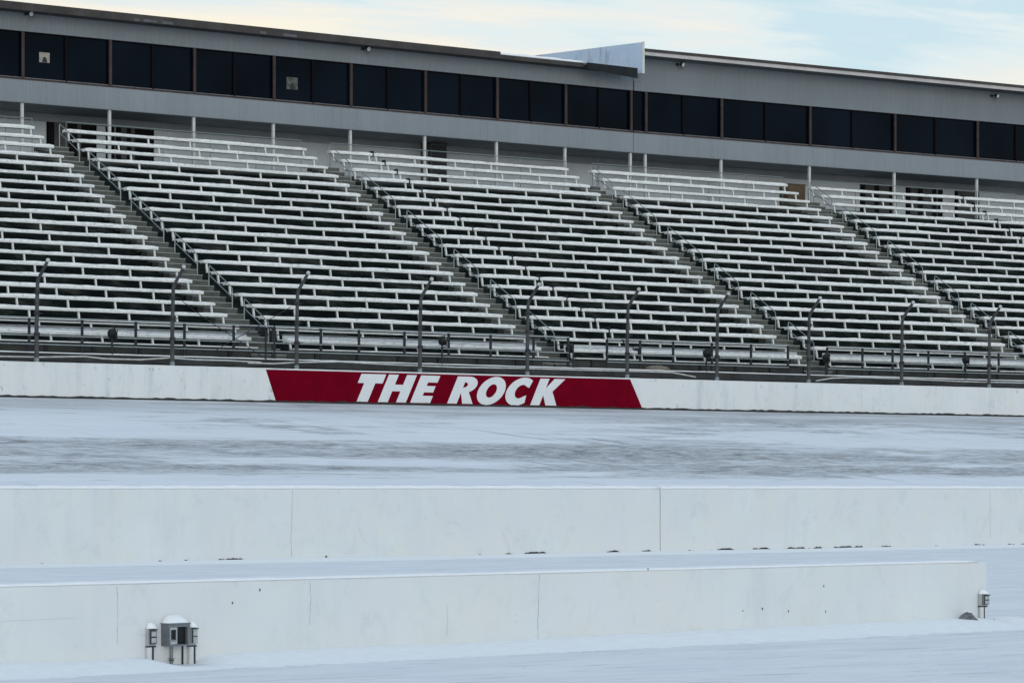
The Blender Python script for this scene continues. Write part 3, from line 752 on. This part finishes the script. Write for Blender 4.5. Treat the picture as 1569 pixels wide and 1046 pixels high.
cable([(1250, 583.5, tc), (1275, 579, tc), (1320, 578, tc), (1400, 581, tc), (1480, 584.5, tc), (1590, 587, tc)], .022, 'sagging pale cable along the wall top at the right')
cable([(278, 460, tc+.3), (310, 485, tc+.3), (345, 508, tc+.3), (378, 530, tc+.3), (410, 552, tc+.3)], .011, 'thin slack wire falling from the second fence pole', 'dark_steel')
cable([(446, 470, tc+.3), (412, 490, tc+.3), (380, 508, tc+.3), (345, 528, tc+.3), (318, 545, tc+.3)], .011, 'thin slack wire crossing in front of the leftmost stairs', 'dark_steel')
# sandbag on the deck
s, z = z_of(BOWL, 1006, 563, TD+.25); c = BOWL(s, TD+.25, ZD+.09)
mb = MB(); mb.ball(c, .2, (2.0, .9, .5), 14, 8); rnd = random.Random(2)
for v in mb.v: v += (v-c)*rnd.uniform(-.10, .10)
tag(mb.build('sandbag', M['canvas'], org=c, smooth=True), 'slumped brownish sandbag lying on the snowy walkway edge', 'sandbag')

# ------------------------------------------------------------------ press box buildings above the concourse
TFc = 15.0
pL, pM = BOWL(s_of(BOWL, 37, TFc), TFc, 0), BOWL(s_of(BOWL, 970, TFc), TFc, 0)
pR = BOWL(s_of(BOWL, 1495, TFc), TFc, 0)
aL = math.atan2(pM.y-pL.y, pM.x-pL.x); aR = math.atan2(pR.y-pM.y, pR.x-pM.x)
FL, FRt = line_frame(pM.x, pM.y, aL), line_frame(pM.x, pM.y, aR)          # s = 0 at the seam, t = 0 the facade
ZFB, ZSL, ZWT = 13.05+EYE, 13.86+EYE, 15.44+EYE                          # fascia bottom, window sill, window head
ZFL = 11.02+EYE                                                          # concourse floor
TBK = 2.3
OV, OR = -.75, -.95
_, zA = z_of(FL, 100, 8, OV); _, zB = z_of(FL, 760, 81, OV); ztL = (zA+zB)/2
ZTOP = {'L': ztL-.21, 'R': z_of(FRt, 1560, 129, OR)[1]-.15}
def building(fr, s0, s1, side, mull, cols, label):
    e = empty('press_box', fr((s0+s1)/2, 0, ZFL), label, 'building', 'press boxes above the grandstand')
    # ribbed fascia below the windows
    mb = MB(); n = int((s1-s0)/.115); prof = []; vs = []
    for i in range(n+1):
        a = s0 + (s1-s0)*i/n
        q = -random.uniform(.005, .015)
        for ds, dt in ((0, 0), (.055, 0), (.068, q), (.102, q)):
            if a+ds > s1: break
            prof.append((a+ds, dt))
    for a, dt in prof: vs += [fr(a, dt-.03, ZFB), fr(a, dt-.03, ZSL-.062)]
    mb.add(vs, [(2*i, 2*i+2, 2*i+3, 2*i+1) for i in range(len(prof)-1)])
    mb.box(fr, s0, s1, .001, .12, ZFB, ZSL-.062)
    mb.build('lower_fascia', M['facade'], e)
    mb = MB(); mb.box(fr, s0, s1, -.05, .125, ZSL-.062, ZSL); mb.build('sill', M['brown_frame'], e)
    mb = MB(); mb.box(fr, s0, s1, -.035, .10, ZFB-.03, ZFB-.0005); mb.build('drip_edge', M['facade_top'], e)
    # upper wall with faint ribs
    ztop = ZTOP[side]
    mb = MB(); n = int((s1-s0)/.30); prof = []
    for i in range(n+1):
        a = s0 + (s1-s0)*i/n
        for ds, dt in ((0, 0), (.20, 0), (.215, -.010), (.285, -.010)):
            if a+ds > s1: break
            prof.append((a+ds, dt))
    vs = []
    for a, dt in prof: vs += [fr(a, dt-.02, ZWT+.0005), fr(a, dt-.02, ztop)]
    mb.add(vs, [(2*i, 2*i+2, 2*i+3, 2*i+1) for i in range(len(prof)-1)])
    mb.box(fr, s0, s1, .0, .2, ZWT+.0005, ztop)
    mb.build('upper_wall', M['facade_top'], e)
    # body behind
    mb = MB(); mb.box(fr, s0, s1, .22, 7.5, ZFB+.02, ztop-.01); mb.build('body', M['soffit'], e)
    mb = MB(); mb.box(fr, s0, s1, .125, 7.4, ZFB-.02, ZFB+.018); mb.build('soffit', M['soffit'], e)
    # windows: glass pane with its own frame
    for i in range(len(mull)-1):
        a, b = mull[i], mull[i+1]
        mb = MB(); mb.box(fr, a+.035, b-.035, .10, .13, ZSL+.03, ZWT-.03); pn = mb.build('window', M['glass'], e)
        mb = MB(); ft, fb = .03, .13
        mb.box(fr, a+.0005, a+.0345, ft, fb, ZSL+.0005, ZWT); mb.box(fr, b-.0345, b-.0005, ft, fb, ZSL+.0005, ZWT)
        mb.box(fr, a+.035, b-.035, ft, fb, ZWT-.03, ZWT-.0005)
        mb.build('frame', M['dark_frame'], pn)
        mb = MB(); mb.box(fr, a+.035, b-.035, ft, fb, ZSL+.0005, ZSL+.03); mb.build('bottom_bead', M['sill_line'], pn)
    for c in cols:
        mb = MB(); mb.box(fr, c-.05, c+.05, -.03, .028, ZSL+.0005, ZWT); mb.build('mullion', M['brown_frame'], e)
        mb = MB(); mb.box(fr, c-.046, c+.046, .02, .11, ZFL, ZFB-.031); mb.build('column', M['post_white'], e)
    # concourse floor and rear wall
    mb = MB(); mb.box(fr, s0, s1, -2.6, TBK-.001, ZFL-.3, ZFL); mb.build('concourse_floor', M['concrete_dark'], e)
    mb = MB(); mb.box(fr, s0, s1, TBK, TBK+.2, ZFL-.3, ZFB-.021); mb.build('rear_wall', M['back_wall'], e)
    mb = MB(); mb.box(fr, s0, s1, TBK-.06, TBK-.001, ZFB-.30, ZFB-.021); mb.build('wall_beam', M['soffit'], e)
    return e
mL = [s_of(FL, p, 0) for p in (-31, 37, 102, 170, 235, 299, 360, 420.6, 480.6, 538, 595.5, 652.4, 707.8, 762.7, 814.5, 868, 919)] + [-.03]
mL = [mL[0]-2*(mL[1]-mL[0]), mL[0]-(mL[1]-mL[0])] + mL
cL = [s_of(FL, p, 0) for p in (35, 169, 298, 420, 538, 652, 762, 867)] + [-.09]
mR = [.03] + [s_of(FRt, p, 0) for p in (990, 1048, 1107, 1174, 1242, 1307, 1372, 1434.5, 1499, 1558)]
stp = mR[-1]-mR[-2]; mR += [mR[-1]+stp, mR[-1]+2*stp, mR[-1]+3*stp]
cR = [s_of(FRt, p, 0) for p in (990, 1106, 1241.5, 1371.5, 1498)]; cR.append(cR[-1]+2*stp)
eL = building(FL, mL[0]-.05, -.012, 'L', mL, cL, 'left grey press box with the lower dark roof edge')
eR = building(FRt, .012, mR[-1]+.05, 'R', mR, cR, 'right grey press box with the taller upper wall and pale roof edge')

# left roof: dark brown fascia, thin snow line near the step
s770, s895, s978 = s_of(FL, 767, OV), s_of(FL, 894, OV), s_of(FL, 977, OV-.25)
mb = MB(); mb.box(FL, mL[0]-.4, s770, OV, OV+.05, ztL-.26, ztL); mb.box(FL, s770, s895, OV, OV+.05, ztL-.26, ztL-.10)
mb.build('roof_fascia', M['roof_dark'], eL)
mb = MB(); mb.box(FL, mL[0]-.4, s895, OV+.051, 7.6, ztL-.20, ztL-.12); mb.box(FL, s895+.001, s978, OV-.2, 7.6, ztL-.195, ztL-.125); mb.build('roof', M['roof_top'], eL)
cap_mb(FL, s770, s895, OV-.02, OV+.6, ztL-.105, .085, .3, 51, .02).build('roof_snow', M['snow_cap'], eL, smooth=True)
mb = MB(); mb.hexa([FL(s895, OV-.25, ztL-.34), FL(s978, OV-.25, ztL-.52), FL(s978, OV-.201, ztL-.52), FL(s895, OV-.201, ztL-.34), FL(s895, OV-.25, ztL-.11), FL(s978, OV-.25, ztL-.13), FL(s978, OV-.201, ztL-.13), FL(s895, OV-.201, ztL-.11)])
mb.build('end_fascia_shadow', M['fascia_shadow'], eL)  # tapered and blackened to paint the shadow under the end panel
mb = MB(); mb.box(FL, mL[0]-.4, s978, OV+.051, -.045, ztL-.235, ztL-.2005); mb.build('eave', M['roof_dark'], eL)
for px0, px1 in ((206, 213), (220, 240), (248, 265), (399, 408), (434, 455)):
    mb = MB(); mb.box(FL, s_of(FL, px0, OV), s_of(FL, px1, OV), OV-.003, OV-.0005, ztL-.24, ztL-.15); mb.build('bare_patch', M['patch'], eL)
# right roof: dark gravel edge over a pale fascia, rust streaked end panel
s0r = s_of(FRt, 987, OR)
s_, zA = z_of(FRt, 995, 77, OR); s_, zB = z_of(FRt, 1560, 129, OR); ztR = (zA+zB)/2
s_, zC = z_of(FRt, 1569, 140.5, OR); zbR = zC
hR = ztR - zbR
send = mR[-1]+.4
mb = MB(); mb.box(FRt, s0r, send, OR-.04, OR+.05, ztR-hR*.45, ztR); mb.build('roof_edge', M['roof_dark'], eR)
mb = MB(); mb.box(FRt, s0r, send, OR, OR+.05, zbR, ztR-hR*.45-.0005); mb.build('roof_fascia', M['roof_beige'], eR)
mb = MB(); mb.box(FRt, s0r, send, OR+.051, 7.6, zbR+.02, ztR-.03); mb.build('roof', M['roof_top'], eR)
sE, zE = z_of(FRt, 986, 65, OR-.06); sE, zE2 = z_of(FRt, 986, 112, OR-.06)
lo, hi = 0., 20.
for _ in range(50):
    dp = (lo+hi)/2; p = FRt(sE, dp, 0)
    if CX + F*p.x/p.y > 821: lo = dp
    else: hi = dp
zE3 = EYE + (HZ-85.5)*p.y/F
mb = MB()
mb.hexa([FRt(sE-.06, OR-.06, zE2), FRt(sE, OR-.06, zE2), FRt(sE, dp, zE2+.05), FRt(sE-.06, dp, zE2+.05),
         FRt(sE-.06, OR-.06, zE), FRt(sE, OR-.06, zE), FRt(sE, dp, zE3), FRt(sE-.06, dp, zE3)])
mb.build('end_panel', M['parapet'], eR)
mb = MB(); mb.box(FRt, sE-.075, sE+.03, OR-.095, OR-.0605, zE2-.02, zE+.02); mb.build('end_trim', M['post_white'], eR)
mb = MB(); mb.box(FRt, -.01, .02, -.045, -.021, ZWT, zE2-.2); mb.build('seam_trim', M['dark_steel'], eR)

# openings in the concourse rear wall (doors, shutters) belong to the buildings
def opening(e, fr, px0, px1, py0, py1, panes):
    t = TBK-.001
    s0, s1 = s_of(fr, px0, t), s_of(fr, px1, t); _, zt = z_of(fr, (px0+px1)/2, py0, t); zb = ZFL+.02 if py1 is None else z_of(fr, (px0+px1)/2, py1, t)[1]
    mb = MB(); mb.box(fr, s0, s1, t-.03, t, zb, zt); o = mb.build('doorway', M['dark_door'], e)
    mb = MB(); mb.box(fr, s0-.05, s0-.0005, t-.05, t, zb, zt+.05); mb.box(fr, s1+.0005, s1+.05, t-.05, t, zb, zt+.05); mb.box(fr, s0, s1, t-.05, t, zt+.0005, zt+.05); mb.build('frame', M['dark_frame'], o)
    for f0, f1, m in panes:
        mb = MB(); mb.box(fr, s0+(s1-s0)*f0, s0+(s1-s0)*f1, t-.045, t-.0305, zb+.05, zt-.16); mb.build('panel', M[m], o)
opening(eL, FL, 73, 145, 179, None, [(.13, .42, 'door_grey'), (.62, .70, 'door_grey')])
opening(eL, FL, 164, 233, 187, None, [(.30, .42, 'door_grey'), (.52, .60, 'door_grey')])
opening(eR, FRt, 1319, 1368, 278, None, [(.12, .40, 'door_grey'), (.55, .86, 'door_grey')])
opening(eR, FRt, 1389, 1442, 282, None, [(.10, .30, 'door_grey'), (.45, .72, 'door_grey')])
opening(eR, FRt, 1464, 1498, 286, None, [(.08, .92, 'door_grey')])
# service cabinet and plywood box standing on the concourse
def cabinet(name, e_fr, px0, px1, py0, t0, t1, m, label, cat):
    s0, s1 = s_of(e_fr, px0, t0), s_of(e_fr, px1, t0); _, zt = z_of(e_fr, (px0+px1)/2, py0, t0)
    e = empty(name, e_fr((s0+s1)/2, t0, ZFL), label, cat)
    mb = MB(); mb.box(e_fr, s0, s1, t0, t1, ZFL+.002, zt); mb.build('body', M[m], e, bevel=.015)
    mb = MB(); mb.box(e_fr, s0+.05, s1-.05, t0-.02, t0-.0005, ZFL+.15, zt-.08); mb.build('front_panel', M['dark_steel'] if m != 'wood' else M['wood'], e)
    mb = MB(); mb.box(e_fr, s0-.02, s1+.02, t0-.03, t1, zt+.0005, zt+.03); mb.build('lid', M[m], e)
cabinet('vending_machine', FL, 661, 685, 220, TBK-.75, TBK-.05, 'door_grey', 'dark upright cabinet against the concourse wall behind the top row', 'cabinet')
cabinet('plywood_box', FRt, 1207, 1234, 283, -.9, -.35, 'wood', 'brown plywood box at the head of the rightmost stairs', 'box')
# paper and a sheet painted as lamp glint behind two of the windows
def pane_note(px0, px1, py0, py1, label, m='paper'):
    t = .095
    s0, z1 = z_of(FL, px0, py0, t); s1, z0 = z_of(FL, px1, py1, t)
    mb = MB(); mb.box(FL, s0, s1, t-.004, t, z0, z1); o = mb.build('window_notice_or_glint', M[m], org=FL((s0+s1)/2, t, (z0+z1)/2)); tag(o, label, 'notice', 'notices stuck to the press box windows')
    mb = MB(); cx = s0+(s1-s0)*.52; cz = z0+(z1-z0)*.02
    pts = [(cx + (s1-s0)*.24*math.cos(a), cz + (z1-z0)*.55*math.sin(a)) for a in [PI*i/10 for i in range(11)]]
    mb.add([FL(x, t-.006, z) for x, z in pts] + [FL(x, t-.004, z) for x, z in pts], [tuple(range(11))] + [(i, i+1, 12+i, 11+i) for i in range(10)])
    mb.build('print', M['paper_dark'], o)
pane_note(60, 76, 80, 97, 'square beige notice in a press box window near the left edge')
pane_note(439, 456, 118, 138, 'sheet painted as a lamp glint in a press box window above the second stairs', 'lamp_glint')
# floodlights under the eaves
def flood(fr, px, py, lab):
    t = -.34; s, z = z_of(fr, px, py+1, t); c = fr(s, t, z)
    e = empty('floodlight', fr(s, 0, z), lab, 'floodlight', 'small floodlights under the roof edge')
    d = (fr(0, -1, 0)-fr(0, 0, 0)).normalized() + Vector((.25, 0, -.35)); d.normalize()
    mb = MB(); mb.tube([c - d*.10, c - d*.05, c + d*.08], [.04, .075, .115], 12); mb.build('lamp_head', M['dark_steel'], e)
    mb = MB(); mb.tube([c + d*.081, c + d*.09], [.085, .07], 12); mb.build('lens', M['white_cap'], e)
    mb = MB(); mb.tube([c - d*.08, fr(s, -.03, z+.03)], .02, 8); mb.build('arm', M['dark_steel'], e)
    mb = MB(); mb.box(fr, s-.06, s+.06, -.05, -.0305, z-.03, z+.09); mb.build('mount', M['dark_steel'], e)
flood(FL, 46, 20, 'small floodlight at the left end of the upper wall')
flood(FL, 563, 74, 'small floodlight half hidden under the dark roof edge')
flood(FRt, 1045, 98, 'small floodlight right of the rust streaked end panel')
flood(FRt, 1527, 146, 'small floodlight near the right edge of the upper wall')

# ------------------------------------------------------------------ sky and light
wd = bpy.data.worlds.new('World'); scene.world = wd; wd.use_nodes = True
nt = wd.node_tree; bg = nt.nodes['Background']; out = nt.nodes['World Output']
SUN_EL, SUN_AZ = math.radians(11), math.radians(170)
sky = nt.nodes.new('ShaderNodeTexSky'); sky.sky_type = 'NISHITA'; sky.sun_disc = False
sky.sun_elevation = SUN_EL; sky.sun_rotation = SUN_AZ
nt.links.new(sky.outputs['Color'], bg.inputs['Color']); bg.inputs['Strength'].default_value = .10
tcn = nt.nodes.new('ShaderNodeTexCoord'); co = tcn.outputs['Generated']
sp = nt.nodes.new('ShaderNodeSeparateXYZ'); nt.links.new(co, sp.inputs[0])
n1 = noise(nt, co, 1, 6, .55, (10, 10, 75), (0, math.radians(-5), 0), .5)
n2 = noise(nt, co, 1, 4, .5, (3.2, 3.2, 26), (0, math.radians(-5), 0), .3)
f = add(nt, add(nt, mul(nt, n1, .55), mul(nt, n2, .6)), mul(nt, sp.outputs[0], .30))
f = add(nt, f, mul(nt, add(nt, sp.outputs[2], -.146), 3.5))
cl = ramp(nt, f, [(.43, (.95, .87, .71)), (.52, (.90, .85, .74)), (.575, (.80, .82, .79)), (.625, (.73, .815, .83)), (.70, (.57, .735, .81))])
hi = ramp(nt, sp.outputs[2], [(.17, 0.), (.40, 1.)])
cl = mix(nt, hi, cl, (.53, .65, .77))
bg2 = nt.nodes.new('ShaderNodeBackground'); nt.links.new(cl, bg2.inputs['Color']); bg2.inputs['Strength'].default_value = 1.0
ms = nt.nodes.new('ShaderNodeMixShader'); ms.inputs[0].default_value = .92
nt.links.new(bg.outputs[0], ms.inputs[1]); nt.links.new(bg2.outputs[0], ms.inputs[2]); nt.links.new(ms.outputs[0], out.inputs['Surface'])
ld = bpy.data.lights.new('sun', 'SUN'); ld.energy = .72; ld.angle = math.radians(28); ld.color = (1, .95, .86)
sun = bpy.data.objects.new('sun', ld); COL.objects.link(sun)
dv = Vector((math.sin(SUN_AZ)*math.cos(SUN_EL), math.cos(SUN_AZ)*math.cos(SUN_EL), math.sin(SUN_EL)))
sun.rotation_euler = dv.to_track_quat('Z', 'Y').to_euler(); sun.location = dv*60 + Vector((0, 60, 0))

# ------------------------------------------------------------------ camera
cd = bpy.data.cameras.new('camera'); cam = bpy.data.objects.new('camera', cd); COL.objects.link(cam)
cam.location = (0, 0, EYE); cam.rotation_euler = (PI/2, 0, 0)
cd.sensor_width = 36; cd.lens = F/1569*36; cd.shift_y = (HZ-523)/1569; cd.clip_start = .5; cd.clip_end = 6000
scene.camera = cam
vs_ = scene.view_settings; vs_.view_transform = 'Standard'; vs_.look = 'None'; vs_.exposure = .12; vs_.gamma = 1
